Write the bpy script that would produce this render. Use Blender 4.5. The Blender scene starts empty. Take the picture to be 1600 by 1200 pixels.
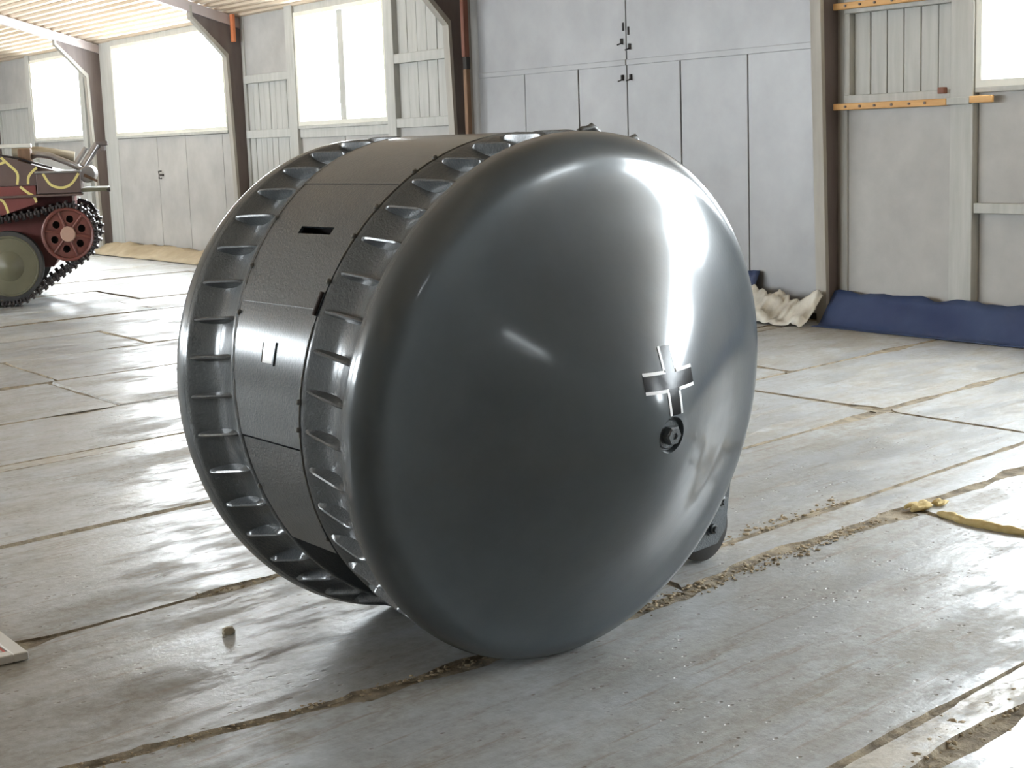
import bpy, bmesh, math, random
from mathutils import Vector, Matrix, noise
random.seed(7)
R = math.radians
scene = bpy.context.scene
col = scene.collection

# ------------------------------------------------------------------ camera
# world: X along the window wall (right +), Y towards it, Z up
cam_d = bpy.data.cameras.new('camera'); cam = bpy.data.objects.new('camera', cam_d); col.objects.link(cam)
cR = Vector((.58536, .81007, -.03377)); cU = Vector((-.10694, .11844, .98719)); cF = Vector((-.80369, .57425, -.15596))
cam.matrix_world = Matrix(((cR.x, cU.x, -cF.x, 0), (cR.y, cU.y, -cF.y, 0), (cR.z, cU.z, -cF.z, 1.4738), (0, 0, 0, 1)))
cam_d.sensor_width = 36; cam_d.lens = 36*2416.2/1600; cam_d.clip_end = 300
scene.camera = cam
# ------------------------------------------------------------------ light
SKY = 21.0
world = bpy.data.worlds.new('world'); scene.world = world; world.use_nodes = True
bg = world.node_tree.nodes['Background']
bg.inputs[0].default_value = (.89, .95, 1, 1); bg.inputs[1].default_value = SKY
world.cycles.sampling_method = 'NONE'
def daylight(loc, rot, sx, sy):
    """the overcast sky filling one window opening, same radiance as the sky behind it"""
    l = bpy.data.lights.new('window_daylight', 'AREA'); l.shape = 'RECTANGLE'; l.size = sx; l.size_y = sy
    l.color = (.89, .95, 1); l.energy = SKY*math.pi*sx*sy
    o = bpy.data.objects.new('window_daylight', l); o.location = loc; o.rotation_euler = rot; col.objects.link(o)
vs = scene.view_settings
vs.view_transform = 'Standard'; vs.look = 'None'; vs.gamma = 1; vs.use_curve_mapping = False
vs.exposure = 0.15
cy = scene.cycles
cy.use_denoising = True; cy.max_bounces = 10; cy.diffuse_bounces = 6; cy.glossy_bounces = 4; cy.transparent_max_bounces = 12
cy.caustics_reflective = False; cy.caustics_refractive = False; cy.sample_clamp_indirect = 3

# ------------------------------------------------------------------ materials
def nd(nt, t, **kw):
    n = nt.nodes.new(t)
    for k, v in kw.items():
        if k in n.inputs.keys(): n.inputs[k].default_value = v
        else: setattr(n, k, v)
    return n
def base(name):
    m = bpy.data.materials.new(name); m.use_nodes = True
    nt = m.node_tree; b = nt.nodes['Principled BSDF']
    return m, nt, b
def ramp(nt, fac, stops):
    r = nt.nodes.new('ShaderNodeValToRGB'); e = r.color_ramp.elements
    while len(e) < len(stops): e.new(.5)
    for el, (p, c) in zip(e, stops): el.position = p; el.color = (*c, 1) if len(c) == 3 else c
    nt.links.new(fac, r.inputs[0]); return r.outputs[0]
def coords(nt, scale=(1, 1, 1), kind='Object'):
    tc = nt.nodes.new('ShaderNodeTexCoord'); mp = nt.nodes.new('ShaderNodeMapping')
    mp.inputs['Scale'].default_value = scale
    nt.links.new(tc.outputs[kind], mp.inputs[0]); return mp.outputs[0]
def noi(nt, vec, scale, detail=4, rough=.6):
    n = nd(nt, 'ShaderNodeTexNoise', Scale=scale, Detail=detail, Roughness=rough)
    nt.links.new(vec, n.inputs['Vector']); return n.outputs['Fac']
def bump(nt, b, h, strength=.3, dist=.01, prev=None):
    n = nd(nt, 'ShaderNodeBump', Strength=strength, Distance=dist)
    nt.links.new(h, n.inputs['Height'])
    if prev is not None: nt.links.new(prev, n.inputs['Normal'])
    nt.links.new(n.outputs[0], b.inputs['Normal']); return n.outputs[0]
def mixc(nt, f, a, c, mode='MIX'):
    m = nt.nodes.new('ShaderNodeMix'); m.data_type = 'RGBA'; m.blend_type = mode
    if isinstance(f, float): m.inputs[0].default_value = f
    else: nt.links.new(f, m.inputs[0])
    for i, v in ((6, a), (7, c)):
        if isinstance(v, tuple): m.inputs[i].default_value = (*v, 1)
        else: nt.links.new(v, m.inputs[i])
    return m.outputs[2]
def paint(name, c1, c2, rough=.5, scale=3, metal=0, stretch=(1, 1, 1), bstr=.15, bscale=60, coat=0):
    m, nt, b = base(name)
    v = coords(nt, stretch); f = noi(nt, v, scale, 6)
    nt.links.new(ramp(nt, f, ((.3, c1), (.7, c2))), b.inputs['Base Color'])
    b.inputs['Roughness'].default_value = rough; b.inputs['Metallic'].default_value = metal
    b.inputs['Coat Weight'].default_value = coat; b.inputs['Coat Roughness'].default_value = .12
    if bstr: bump(nt, b, noi(nt, v, bscale, 3), bstr, .004)
    return m
M = {}
M['wall'] = paint('wall_paint', (.345, .335, .32), (.45, .44, .42), .6, 2.2, bscale=25)
M['wood_paint'] = paint('painted_wood', (.385, .385, .36), (.48, .48, .455), .6, 3, stretch=(6, 6, .6), bstr=.3, bscale=30)
M['gate'] = paint('gate_sheet', (.28, .28, .285), (.36, .36, .365), .42, 1.6, .15, bstr=.08, bscale=3)
M['cream'] = paint('cream_frame', (.62, .61, .54), (.74, .73, .66), .5)
M['post'] = paint('post_paint', (.31, .29, .255), (.40, .375, .33), .6, 2.5, stretch=(4, 4, .5))
M['web'] = paint('post_web_shade', (.12, .095, .09), (.17, .14, .13), .65, 2.5, stretch=(4, 4, .5))  # post colour darkened for the shade in the web's recess; reused on small parts
M['orange_wood'] = paint('raw_pine', (.50, .27, .09), (.64, .38, .15), .6, 5, stretch=(.6, 6, 6), bstr=.2)
M['orange'] = paint('orange_board', (.62, .18, .07), (.70, .24, .10), .6)
M['redbrown'] = paint('redbrown_wood', (.13, .045, .028), (.20, .075, .045), .65, 4, stretch=(5, 5, .6))
M['brownwood'] = paint('brown_wood', (.12, .065, .035), (.24, .14, .08), .7, 4, stretch=(5, 5, .6))
M['dark'] = paint('dark_gap', (.02, .018, .017), (.035, .03, .028), .8)
M['tarp'] = paint('blue_tarp', (.012, .026, .088), (.034, .056, .13), .5, 2.5, bscale=7, bstr=.3)
M['foil'] = paint('crumpled_sheet', (.45, .43, .38), (.75, .72, .64), .45, 5, bstr=.6, bscale=9)
M['beigetarp'] = paint('beige_tarp', (.34, .28, .19), (.46, .39, .28), .7, 4, bstr=.4, bscale=8)
M['beam'] = paint('roof_beam_paint', (.42, .36, .35), (.52, .45, .43), .6)
M['foam'] = paint('yellow_foam', (.42, .31, .12), (.62, .49, .24), .8, 14, bstr=.8, bscale=60)
M['stone'] = paint('pale_stone', (.40, .35, .25), (.60, .55, .42), .8, 20, bstr=.5)
M['rubble'] = paint('crumbled_mortar', (.26, .20, .12), (.48, .40, .28), .9, 9, bstr=.5)
M['white'] = paint('white_plastic', (.72, .70, .66), (.80, .78, .74), .4)
M['placard'] = paint('placard_face', (.50, .47, .45), (.56, .53, .50), .4)
M['redline'] = paint('red_print', (.55, .10, .10), (.6, .14, .12), .5)
M['chrome'] = paint('silver_metal', (.45, .44, .45), (.62, .60, .60), .28, 6, .9)
M['rubber'] = paint('black_rubber', (.02, .02, .02), (.04, .038, .035), .7)
M['track'] = paint('track_steel', (.035, .030, .032), (.09, .08, .08), .38, 9, .6, bstr=.4)
M['olive'] = paint('olive_paint', (.095, .090, .055), (.13, .12, .075), .45)
M['camo_brown'] = paint('camo_brown', (.085, .055, .048), (.12, .08, .07), .45)
M['camo_red'] = paint('camo_maroon', (.12, .03, .026), (.17, .045, .04), .45)
M['camo_yellow'] = paint('camo_yellow', (.62, .52, .17), (.72, .62, .25), .5)
M['idler'] = paint('idler_red', (.10, .028, .02), (.155, .045, .033), .4)
M['hub_pink'] = paint('hub_pale', (.36, .22, .17), (.45, .29, .22), .5)
M['shade_dark'] = paint('shade_dark_maroon', (.022, .014, .014), (.04, .026, .026), .7)  # near-black maroon: the shade inside the drum's openings put into the colour
M['black'] = paint('black_marking', (.006, .006, .007), (.010, .010, .012), .22, bstr=.05)
M['black'].node_tree.nodes['Principled BSDF'].inputs['Specular IOR Level'].default_value = .25
M['whitemark'] = paint('white_marking', (.80, .80, .80), (.86, .86, .86), .35, bstr=0)
M['pane_white'] = paint('white_pane', (.80, .80, .76), (.90, .90, .86), .15, bstr=0)

def glass():
    m, nt, b = base('window_glass')
    t = nd(nt, 'ShaderNodeBsdfTransparent'); t.inputs[0].default_value = (.96, .97, .97, 1)
    g = nd(nt, 'ShaderNodeBsdfGlossy', Roughness=.02); mx = nt.nodes.new('ShaderNodeMixShader'); mx.inputs[0].default_value = .06
    nt.links.new(t.outputs[0], mx.inputs[1]); nt.links.new(g.outputs[0], mx.inputs[2])
    nt.links.new(mx.outputs[0], nt.nodes['Material Output'].inputs[0]); return m
M['glass'] = glass()
M['bead'] = paint('weld_paint', (.085, .085, .08), (.13, .13, .12), .4, 30, bstr=0)

def ceil_mat():
    m, nt, b = base('corrugated_sheet')
    f = noi(nt, coords(nt, (.4, 2, 2)), 2, 3)
    nt.links.new(ramp(nt, f, ((.3, (.62, .50, .37)), (.7, (.74, .62, .49)))), b.inputs['Base Color'])
    b.inputs['Roughness'].default_value = .35; return m
M['ceiling'] = ceil_mat()

def tank_paint(name, mode):
    m, nt, b = base(name)
    v = coords(nt)
    f = noi(nt, v, 3.5, 5)
    nt.links.new(ramp(nt, f, ((.3, (.054, .066, .076)), (.75, (.074, .088, .098)))), b.inputs['Base Color'])
    b.inputs['Coat Weight'].default_value = .8; b.inputs['Coat Roughness'].default_value = .12; b.inputs['Specular IOR Level'].default_value = .25
    nt.links.new(ramp(nt, noi(nt, v, 5, 3), ((.3, (.30,)*3), (.75, (.37,)*3))), b.inputs['Roughness'])
    if mode == 'dome':
        # turning marks round the wheel axis (local X)
        sp = nt.nodes.new('ShaderNodeSeparateXYZ'); nt.links.new(v, sp.inputs[0])
        cb = nt.nodes.new('ShaderNodeCombineXYZ'); nt.links.new(sp.outputs[1], cb.inputs[0]); nt.links.new(sp.outputs[2], cb.inputs[1])
        ln = nt.nodes.new('ShaderNodeVectorMath'); ln.operation = 'LENGTH'; nt.links.new(cb.outputs[0], ln.inputs[0])
        dv = nt.nodes.new('ShaderNodeVectorMath'); dv.operation = 'NORMALIZE'; nt.links.new(cb.outputs[0], dv.inputs[0])
        sc = nt.nodes.new('ShaderNodeVectorMath'); sc.operation = 'SCALE'; sc.inputs['Scale'].default_value = .10; nt.links.new(dv.outputs[0], sc.inputs[0])
        ss = nt.nodes.new('ShaderNodeSeparateXYZ'); nt.links.new(sc.outputs[0], ss.inputs[0])
        c2 = nt.nodes.new('ShaderNodeCombineXYZ'); nt.links.new(ln.outputs['Value'], c2.inputs[0])
        nt.links.new(ss.outputs[0], c2.inputs[1]); nt.links.new(ss.outputs[1], c2.inputs[2])
        p = bump(nt, b, noi(nt, c2.outputs[0], 90, 3), .10, .0022)
        bump(nt, b, noi(nt, v, 160, 2), .12, .0012, p)
    else:
        b.inputs['Coat Roughness'].default_value = .18
        st = 1.0 if mode == 'band' else .85
        p = bump(nt, b, noi(nt, v, 120, 4, .7), st, .006)
        bump(nt, b, noi(nt, v, 26, 3), .2, .004, p)
    return m
M['dome'] = tank_paint('grey_gloss_dome', 'dome'); M['band'] = tank_paint('grey_gloss_band', 'band'); M['drum'] = tank_paint('grey_gloss_drum', 'drum')

def slab_mat(name, c):
    m, nt, b = base(name)
    tc = nt.nodes.new('ShaderNodeTexCoord'); oi = nt.nodes.new('ShaderNodeObjectInfo')
    g = nt.nodes.new('ShaderNodeNewGeometry')
    rot = nt.nodes.new('ShaderNodeMapping'); rot.inputs['Rotation'].default_value = (0, 0, R(-9.4)); nt.links.new(g.outputs['Position'], rot.inputs[0])
    def sv(s):
        mp = nt.nodes.new('ShaderNodeMapping'); mp.inputs['Scale'].default_value = s; nt.links.new(rot.outputs[0], mp.inputs[0]); return mp.outputs[0]
    big = noi(nt, sv((1, 1, 1)), .9, 5, .6)
    streak = noi(nt, sv((5, .7, 1)), 1.3, 6, .65)
    fine = noi(nt, sv((1, 1, 1)), 28, 5, .7)
    colr = ramp(nt, big, ((.32, c[0]), (.5, c[1]), (.68, c[2])))
    st = ramp(nt, streak, ((.46, (0, 0, 0)), (.62, (1, 1, 1))))
    colr = mixc(nt, st, colr, c[3])
    dirt = ramp(nt, noi(nt, sv((3.5, 1, 1)), 2.2, 10, .72), ((.50, (0, 0, 0)), (.70, (.85,)*3)))
    colr = mixc(nt, dirt, colr, (.21, .17, .12))
    smudge = ramp(nt, noi(nt, sv((1.8, .8, 1)), 1.1, 8, .68), ((.47, (0, 0, 0)), (.66, (.85,)*3)))
    colr = mixc(nt, smudge, colr, (.25, .215, .155))
    worn = ramp(nt, noi(nt, sv((1.5, 1, 1)), 3.1, 10, .75), ((.50, (0, 0, 0)), (.60, (.7,)*3)))
    colr = mixc(nt, worn, colr, (.45, .48, .50))
    scratch = ramp(nt, noi(nt, sv((16, 1, 1)), 1.6, 7, .7), ((.56, (0, 0, 0)), (.63, (.8,)*3)))
    colr = mixc(nt, scratch, colr, (.25, .20, .14))
    pits = nd(nt, 'ShaderNodeTexVoronoi', Scale=20.0); nt.links.new(sv((1.6, 1, 1)), pits.inputs['Vector'])
    pm = ramp(nt, pits.outputs['Distance'], ((.10, (1, 1, 1)), (.20, (0, 0, 0))))
    gate_ = ramp(nt, noi(nt, sv((1, 1, 1)), 3.5, 3), ((.50, (0, 0, 0)), (.56, (1, 1, 1))))
    pm2 = mixc(nt, 1.0, pm, gate_, 'MULTIPLY')
    colr = mixc(nt, pm2, colr, (.17, .13, .09))
    colr = mixc(nt, .28, colr, ramp(nt, fine, ((.3, (.16, .15, .13)), (.7, (.60, .61, .62)))))
    # every slab its own tone
    br = nt.nodes.new('ShaderNodeMapRange'); br.inputs['To Min'].default_value = .86; br.inputs['To Max'].default_value = 1.08
    nt.links.new(oi.outputs['Random'], br.inputs['Value'])
    hs = nt.nodes.new('ShaderNodeHueSaturation'); nt.links.new(br.outputs[0], hs.inputs['Value']); nt.links.new(colr, hs.inputs['Color'])
    nt.links.new(hs.outputs[0], b.inputs['Base Color'])
    matte = mixc(nt, 1.0, smudge, dirt, 'ADD')
    nt.links.new(ramp(nt, matte, ((.05, (.32,)*3), (.6, (.62,)*3))), b.inputs['Roughness'])
    nt.links.new(ramp(nt, matte, ((.02, (.30,)*3), (.5, (.0,)*3))), b.inputs['Coat Weight'])
    b.inputs['Coat Roughness'].default_value = .24; b.inputs['Specular IOR Level'].default_value = .4
    p = bump(nt, b, fine, .28, .006)
    p = bump(nt, b, streak, .22, .018, p)
    p = bump(nt, b, noi(nt, sv((1.6, 1, 1)), 9, 6, .7), .18, .008, p)
    iv = nt.nodes.new('ShaderNodeInvert'); nt.links.new(pm2, iv.inputs['Color'])
    bump(nt, b, iv.outputs[0], .5, .006, p)
    return m
M['slab'] = slab_mat('worn_concrete', ((.30, .285, .24), (.355, .36, .35), (.37, .39, .405), (.40, .42, .435)))
M['mortar'] = slab_mat('sandy_mortar', ((.38, .33, .25), (.46, .40, .30), (.50, .44, .34), (.52, .47, .38)))
def dirt_mat():
    m, nt, b = base('joint_dirt')
    g = nt.nodes.new('ShaderNodeNewGeometry')
    f = noi(nt, g.outputs['Position'], 14, 6)
    nt.links.new(ramp(nt, f, ((.35, (.13, .105, .075)), (.62, (.34, .29, .21)))), b.inputs['Base Color'])
    b.inputs['Roughness'].default_value = .95; bump(nt, b, f, .8, .02); return m
M['dirt'] = dirt_mat()

# ------------------------------------------------------------------ helpers
def obj(name, bm, mat, parent=None, smooth=False, autos=None):
    me = bpy.data.meshes.new(name)
    bmesh.ops.recalc_face_normals(bm, faces=bm.faces)
    bm.to_mesh(me); bm.free()
    me.materials.append(M[mat])
    if smooth or autos is not None:
        me.shade_smooth()
        if autos is not None:
            me.set_sharp_from_angle(angle=R(autos))
    o = bpy.data.objects.new(name, me); col.objects.link(o)
    if parent: o.parent = parent
    return o
def empty(name, loc=(0, 0, 0), rz=0, parent=None):
    o = bpy.data.objects.new(name, None); col.objects.link(o); o.location = loc; o.rotation_euler = (0, 0, rz); o.empty_display_size = .1
    if parent: o.parent = parent
    return o
def tag(o, label=None, cat=None, group=None, kind=None):
    if label: o['label'] = label
    if cat: o['category'] = cat
    if group: o['group'] = group
    if kind: o['kind'] = kind
    return o
def bx(bm, x0, x1, y0, y1, z0, z1, bev=0):
    m = Matrix.Translation(((x0+x1)/2, (y0+y1)/2, (z0+z1)/2)) @ Matrix.Diagonal((abs(x1-x0), abs(y1-y0), abs(z1-z0), 1))
    g = bmesh.ops.create_cube(bm, size=1, matrix=m)
    if bev:
        es = list({e for v in g['verts'] for e in v.link_edges})
        bmesh.ops.bevel(bm, geom=es, offset=bev, segments=1, affect='EDGES', profile=.5)
    return bm
def box(name, dims, mat, parent=None, bev=.004):
    return obj(name, bx(bmesh.new(), *dims, bev), mat, parent)
def tube(bm, pts, r, n=8, caps=True):
    pts = [Vector(p) for p in pts]; rings = []
    rr = r if isinstance(r, (list, tuple)) else [r]*len(pts)
    for i, p in enumerate(pts):
        t = (pts[min(i+1, len(pts)-1)]-pts[max(i-1, 0)]).normalized()
        a = t.cross(Vector((0, 0, 1)))
        if a.length < .05: a = t.cross(Vector((1, 0, 0)))
        a.normalize(); b = t.cross(a)
        rings.append([bm.verts.new(p+rr[i]*(math.cos(2*math.pi*k/n)*a+math.sin(2*math.pi*k/n)*b)) for k in range(n)])
    for A, B in zip(rings, rings[1:]):
        for k in range(n): bm.faces.new((A[k], A[(k+1) % n], B[(k+1) % n], B[k]))
    if caps: bm.faces.new(rings[0]); bm.faces.new(rings[-1])
    return bm
def prism(bm, poly, w0, w1, fn):
    """poly: 2-D outline, extruded between w0 and w1; fn maps (p, q, w) to a point"""
    a = [bm.verts.new(fn(p, q, w0)) for p, q in poly]; b = [bm.verts.new(fn(p, q, w1)) for p, q in poly]
    bm.faces.new(a); bm.faces.new(b)
    for i in range(len(poly)):
        j = (i+1) % len(poly); bm.faces.new((a[i], a[j], b[j], b[i]))
    return bm
def lathe(bm, prof, n, fn, closed=False):
    """prof: (axial, radius); fn maps (axial, y, z)"""
    rings = []
    for s, r in prof:
        if r < 1e-6: rings.append([bm.verts.new(fn(s, 0, 0))])
        else: rings.append([bm.verts.new(fn(s, r*math.cos(2*math.pi*k/n), r*math.sin(2*math.pi*k/n))) for k in range(n)])
    for A, B in zip(rings, rings[1:]):
        for k in range(n):
            j = (k+1) % n
            if len(A) == 1 and len(B) == 1: continue
            if len(A) == 1: bm.faces.new((A[0], B[k], B[j]))
            elif len(B) == 1: bm.faces.new((A[k], A[j], B[0]))
            else: bm.faces.new((A[k], A[j], B[j], B[k]))
    return bm
ident = lambda x, y, z: Vector((x, y, z))

# ------------------------------------------------------------------ the hall
YW = 9.0; YO = -4.5; XL = -33.0; XR = 8.6; EAVE = 3.16
def wall_mesh(bm, x0, x1, z0, z1, y0, y1, holes, swap=False):
    xs = sorted({x0, x1, *[h[0] for h in holes], *[h[1] for h in holes]}); zs = sorted({z0, z1, *[h[2] for h in holes], *[h[3] for h in holes]})
    for a, b in zip(xs, xs[1:]):
        run = None
        for c, d in zip(zs, zs[1:]):
            if any(h[0] <= a and b <= h[1] and h[2] <= c and d <= h[3] for h in holes): continue
            if swap: bx(bm, y0, y1, a, b, c, d)
            else: bx(bm, a, b, y0, y1, c, d)
    return bm
posts = [-27.95, -23.02, -18.2, -13.15, -8.2, -3.2, 1.75, 6.7]
WZ0, WZ1 = 1.72, 3.04
win_back = [(-26.0, -23.75), (-22.42, -18.62), (-16.68, -14.62), (-6.89, -4.75), (-3.0, 1.45), (3.2, 5.3)]
win_opp = [(-27.2, -23.8), (-22.3, -18.9), (-17.4, -13.8), (-12.5, -9.2)]
win_end = [(.55, .9), (1.3, 1.55)]
wb = obj('wall_back', wall_mesh(bmesh.new(), XL, XR, -.05, EAVE+.06, YW, YW+.16, [(a, b, WZ0, WZ1) for a, b in win_back]), 'wall'); tag(wb, kind='structure')
wo = obj('wall_front', wall_mesh(bmesh.new(), XL, XR, -.05, EAVE+.06, YO-.16, YO, [(a, b, WZ0, WZ1) for a, b in win_opp]), 'wall'); tag(wo, kind='structure')
wl = obj('wall_left', wall_mesh(bmesh.new(), YO-.16, YW+.16, -.05, 5.3, XL-.16, XL, [], True), 'wall'); tag(wl, kind='structure')
wr = obj('wall_right', wall_mesh(bmesh.new(), YO-.16, YW+.16, -.05, 5.3, XR, XR+.16, [(a, b, 3.5, 4.05) for a, b in win_end], True), 'wall'); tag(wr, kind='structure')
for a, b in win_back: daylight(((a+b)/2, YW+.17, (WZ0+WZ1)/2), (R(90), 0, R(180)), b-a, WZ1-WZ0)
for a, b in win_opp: daylight(((a+b)/2, YO-.17, (WZ0+WZ1)/2), (R(90), 0, 0), b-a, WZ1-WZ0)
for a, b in win_end: daylight((XR+.17, (a+b)/2, 3.775), (R(90), 0, R(90)), b-a, .55)

# windows
wn = 0
def window(a, b, y, s, mull=(), z0=WZ0, z1=WZ1, axis='x', mat='cream'):
    """s: +1 when the outside lies towards +y"""
    global wn; wn += 1
    f = .05
    def P(u0, u1, d0, d1, c, d):
        d0, d1 = sorted((y+s*d0, y+s*d1))
        return (u0, u1, d0, d1, c, d) if axis == 'x' else (d0, d1, u0, u1, c, d)
    bm = bmesh.new()
    bx(bm, *P(a, a+f, -.085, .06, z0, z1)); bx(bm, *P(b-f, b, -.085, .06, z0, z1))
    bx(bm, *P(a+f, b-f, -.085, .06, z0, z0+f)); bx(bm, *P(a+f, b-f, -.085, .06, z1-f, z1))
    w = obj('window_%d' % wn, bm, mat); tag(w, kind='structure')
    edges = [a+f] + [x for m_ in mull for x in m_] + [b-f]
    for m0, m1 in mull: box('mullion', P(m0, m1, -.05, .07, z0+f, z1-f), 'wood_paint', w)
    for k in range(0, len(edges), 2): box('pane', P(edges[k], edges[k+1], .02, .026, z0+f, z1-f), 'glass', w, 0)
    box('sill', P(a, b, -.09, .0, z0-.035, z0), 'wood_paint', w)
    return w
window(*win_back[0], YW, 1)
window(*win_back[1], YW, 1)
window(*win_back[2], YW, 1, [(-15.72, -15.58)])
window(*win_back[3], YW, 1)
window(*win_back[4], YW, 1)
window(*win_back[5], YW, 1)
for a, b in win_opp: window(a, b, YO, -1)
for a, b in win_end: window(a, b, XR, 1, (), 3.5, 4.05, 'y')

# wall cladding: planks, sheets, rails and studs are pieces of the back wall
def plank_field(x0, x1, z0, z1, n, y=8.965):
    w = (x1-x0)/n
    for i in range(n):
        j = random.uniform(-.004, .004)
        box('plank', (x0+i*w+.004, x0+(i+1)*w-.004, y+j, YW, z0, z1), 'wood_paint', wb, .003)
def stud(x0, x1, z0=0, z1=EAVE, y=8.90): box('stud', (x0, x1, y, YW, z0, z1), 'wood_paint', wb)
def rail(x0, x1, z0, z1, y=8.905): box('rail', (x0, x1, y, YW, z0, z1), 'wood_paint', wb)
def sheet(x0, x1, z0, z1, y=8.955, mat='wall'): box('panel', (x0, x1, y, YW, z0, z1), mat, wb, .003)
def bay_planked(xl, xr, wa, wb_, nl, nr, lower):
    """planks - stud - window - stud - planks between two posts"""
    stud(xl, xl+.07, y=8.94); stud(wa-.2, wa-.005); stud(wb_+.005, wb_+.18); stud(xr-.07, xr, y=8.94)
    rail(wa-.005, wb_+.005, WZ1, EAVE, 8.93)
    L0, L1, R0, R1 = xl+.07, wa-.2, wb_+.18, xr-.07
    return L0, L1, R0, R1
# bay with the two-light window
L0, L1, R0, R1 = bay_planked(-18.14, -13.22, -16.68, -14.62, 6, 4, 0)
sheet(L0, L1, 2.38, EAVE); rail(L0, L1, 2.28, 2.38); plank_field(L0, L1, 1.70, 2.28, 8); rail(L0, L1, 1.60, 1.70); plank_field(L0, L1, .0, 1.60, 8)
plank_field(R0, R1, 2.42, EAVE, 6); rail(R0, R1, 2.32, 2.42); plank_field(R0, R1, 1.74, 2.32, 6); rail(R0, R1, 1.64, 1.74); sheet(R0, R1, 0, 1.64)
rail(-16.68, -14.62, 1.58, 1.685, 8.93); sheet(-16.68, -15.66, 0, 1.58); sheet(-15.64, -14.62, 0, 1.58)
# bay to the right of the gate
L0, L1, R0, R1 = bay_planked(-8.14, -3.26, -6.89, -4.75, 6, 6, 0)
sheet(L0, L1, 2.42, EAVE); rail(L0, L1, 2.31, 2.42); plank_field(L0+.05, L1, 1.715, 2.31, 6); stud(L0, L0+.05, 1.715, 2.31, 8.91); rail(L0, L1, 1.62, 1.715); sheet(L0, L1, 0, 1.62)
plank_field(R0, R1, 2.42, EAVE, 6); rail(R0, R1, 2.31, 2.42); plank_field(R0, R1, 1.72, 2.31, 6); rail(R0, R1, 1.62, 1.72); sheet(R0, R1, 0, 1.62)
sheet(-6.89, -4.75, .93, 1.685); rail(-6.89, -4.75, .86, .93, 8.91); sheet(-6.89, -4.75, 0, .86, 8.975)
# far bay
L0, L1, R0, R1 = bay_planked(-27.88, -23.10, -26.0, -23.75, 6, 3, 0)
sheet(L0, L1, 2.38, EAVE); rail(L0, L1, 2.28, 2.38); plank_field(L0, L1, 0, 2.28, 8)
plank_field(R0, R1, 0, EAVE, 3); sheet(-26, -23.75, 0, 1.685)
# bay right of the frame
L0, L1, R0, R1 = bay_planked(-3.14, 1.69, -2.8, 1.4, 2, 2, 0) if False else (0, 0, 0, 0)
stud(-3.14, -3.01); stud(1.46, 1.69); rail(-3.0, 1.45, WZ1+.01, EAVE, 8.93)
for k in range(4): sheet(-3.0+k*1.1125, -3.0+(k+1)*1.1125-.012, 0, 1.685)
L0, L1, R0, R1 = bay_planked(1.81, 6.64, 3.2, 5.3, 6, 6, 0)
for p, q in ((L0, L1), (R0, R1)): plank_field(p, q, 1.72, EAVE, 6); rail(p, q, 1.62, 1.72); sheet(p, q, 0, 1.62)
sheet(3.2, 5.3, 0, 1.685)

# double gate of sheet metal
g = obj('door_1', bx(bmesh.new(), -12.92, -8.26, 8.985, 9.0, 0, EAVE), 'dark'); tag(g, kind='structure')
cuts = [-12.92, -12.153, -11.324, -10.636, -9.94, -9.137, -8.26]
for a, b in zip(cuts, cuts[1:]): box('door_panel', (a+.006, b-.006, 8.955+random.uniform(-.003, .003), 8.984, .05, 2.09), 'gate', g, .003)
for a, b in ((-12.92, -10.636), (-10.636, -8.26)):
    box('door_panel', (a+.006, b-.006, 8.955, 8.984, 2.13, EAVE), 'gate', g, .003)
    box('door_rail', (a+.006, b-.006, 8.944, 8.984, 2.085, 2.135), 'gate', g, .003)
for x, z in ((-10.69, 2.30), (-10.585, 2.25), (-10.69, 1.985), (-10.575, 1.985)):
    bm = bx(bmesh.new(), x-.012, x+.012, 8.94, 8.957, z-.03, z+.02); tube(bm, [(x, 8.95, z-.02), (x, 8.92, z-.03), (x-.02, 8.915, z-.035)], .007, 6)
    obj('door_latch', bm, 'dark', g)
for x, z in ((-10.67, 2.42), (-10.60, 2.38)): box('door_slot', (x-.01, x+.01, 8.948, 8.957, z-.035, z+.035), 'dark', g, 0)
# wide door under the long window
g = obj('door_2', bx(bmesh.new(), -22.46, -18.58, 8.985, 9.0, 0, 1.685), 'dark'); tag(g, kind='structure')
cuts = [-22.46, -21.02, -20.04, -18.88, -18.58]
for a, b in zip(cuts, cuts[1:]): box('door_panel', (a+.006, b-.006, 8.955, 8.984, .03, 1.68), 'wall', g, .003)
bm = bx(bmesh.new(), -20.95, -20.85, 8.93, 8.956, 1.13, 1.16); tube(bm, [(-20.9, 8.94, 1.2), (-20.9, 8.9, 1.2), (-20.9, 8.9, 1.1), (-20.9, 8.94, 1.1)], .012, 6)
obj('door_latch', bm, 'dark', g)
stud(-22.96, -22.46, y=8.95); stud(-18.58, -18.26, y=8.95); rail(-22.46, -18.58, WZ1, EAVE, 8.93)

# I-section posts, wider towards the top, with a knee under the roof beam
def post(x, parent, yw, s):
    """s=+1: wall towards +y"""
    f = lambda p, q, w: Vector((w, yw-s*p, q))
    w = .052
    bm = bmesh.new()
    prism(bm, [(.20, 0), (.27, 2.62), (.72, 3.10), (.72, 3.25), (.69, 3.25), (.69, 3.12), (.235, 2.66), (.165, 0)], x-w, x+w, f)
    prism(bm, [(.0, 0), (.03, 0), (.03, 3.3), (0, 3.3)], x-w, x+w, f)
    po = obj('post', bm, 'post', parent)
    bm = bmesh.new(); prism(bm, [(.03, 0), (.166, 0), (.236, 2.66), (.69, 3.12), (.69, 3.2), (.03, 3.05)], x-.012, x+.012, f)
    obj('post_web', bm, 'web', po)
    return po
for x in posts: post(x, wb, YW, 1); post(x, wo, YO, -1)
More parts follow.
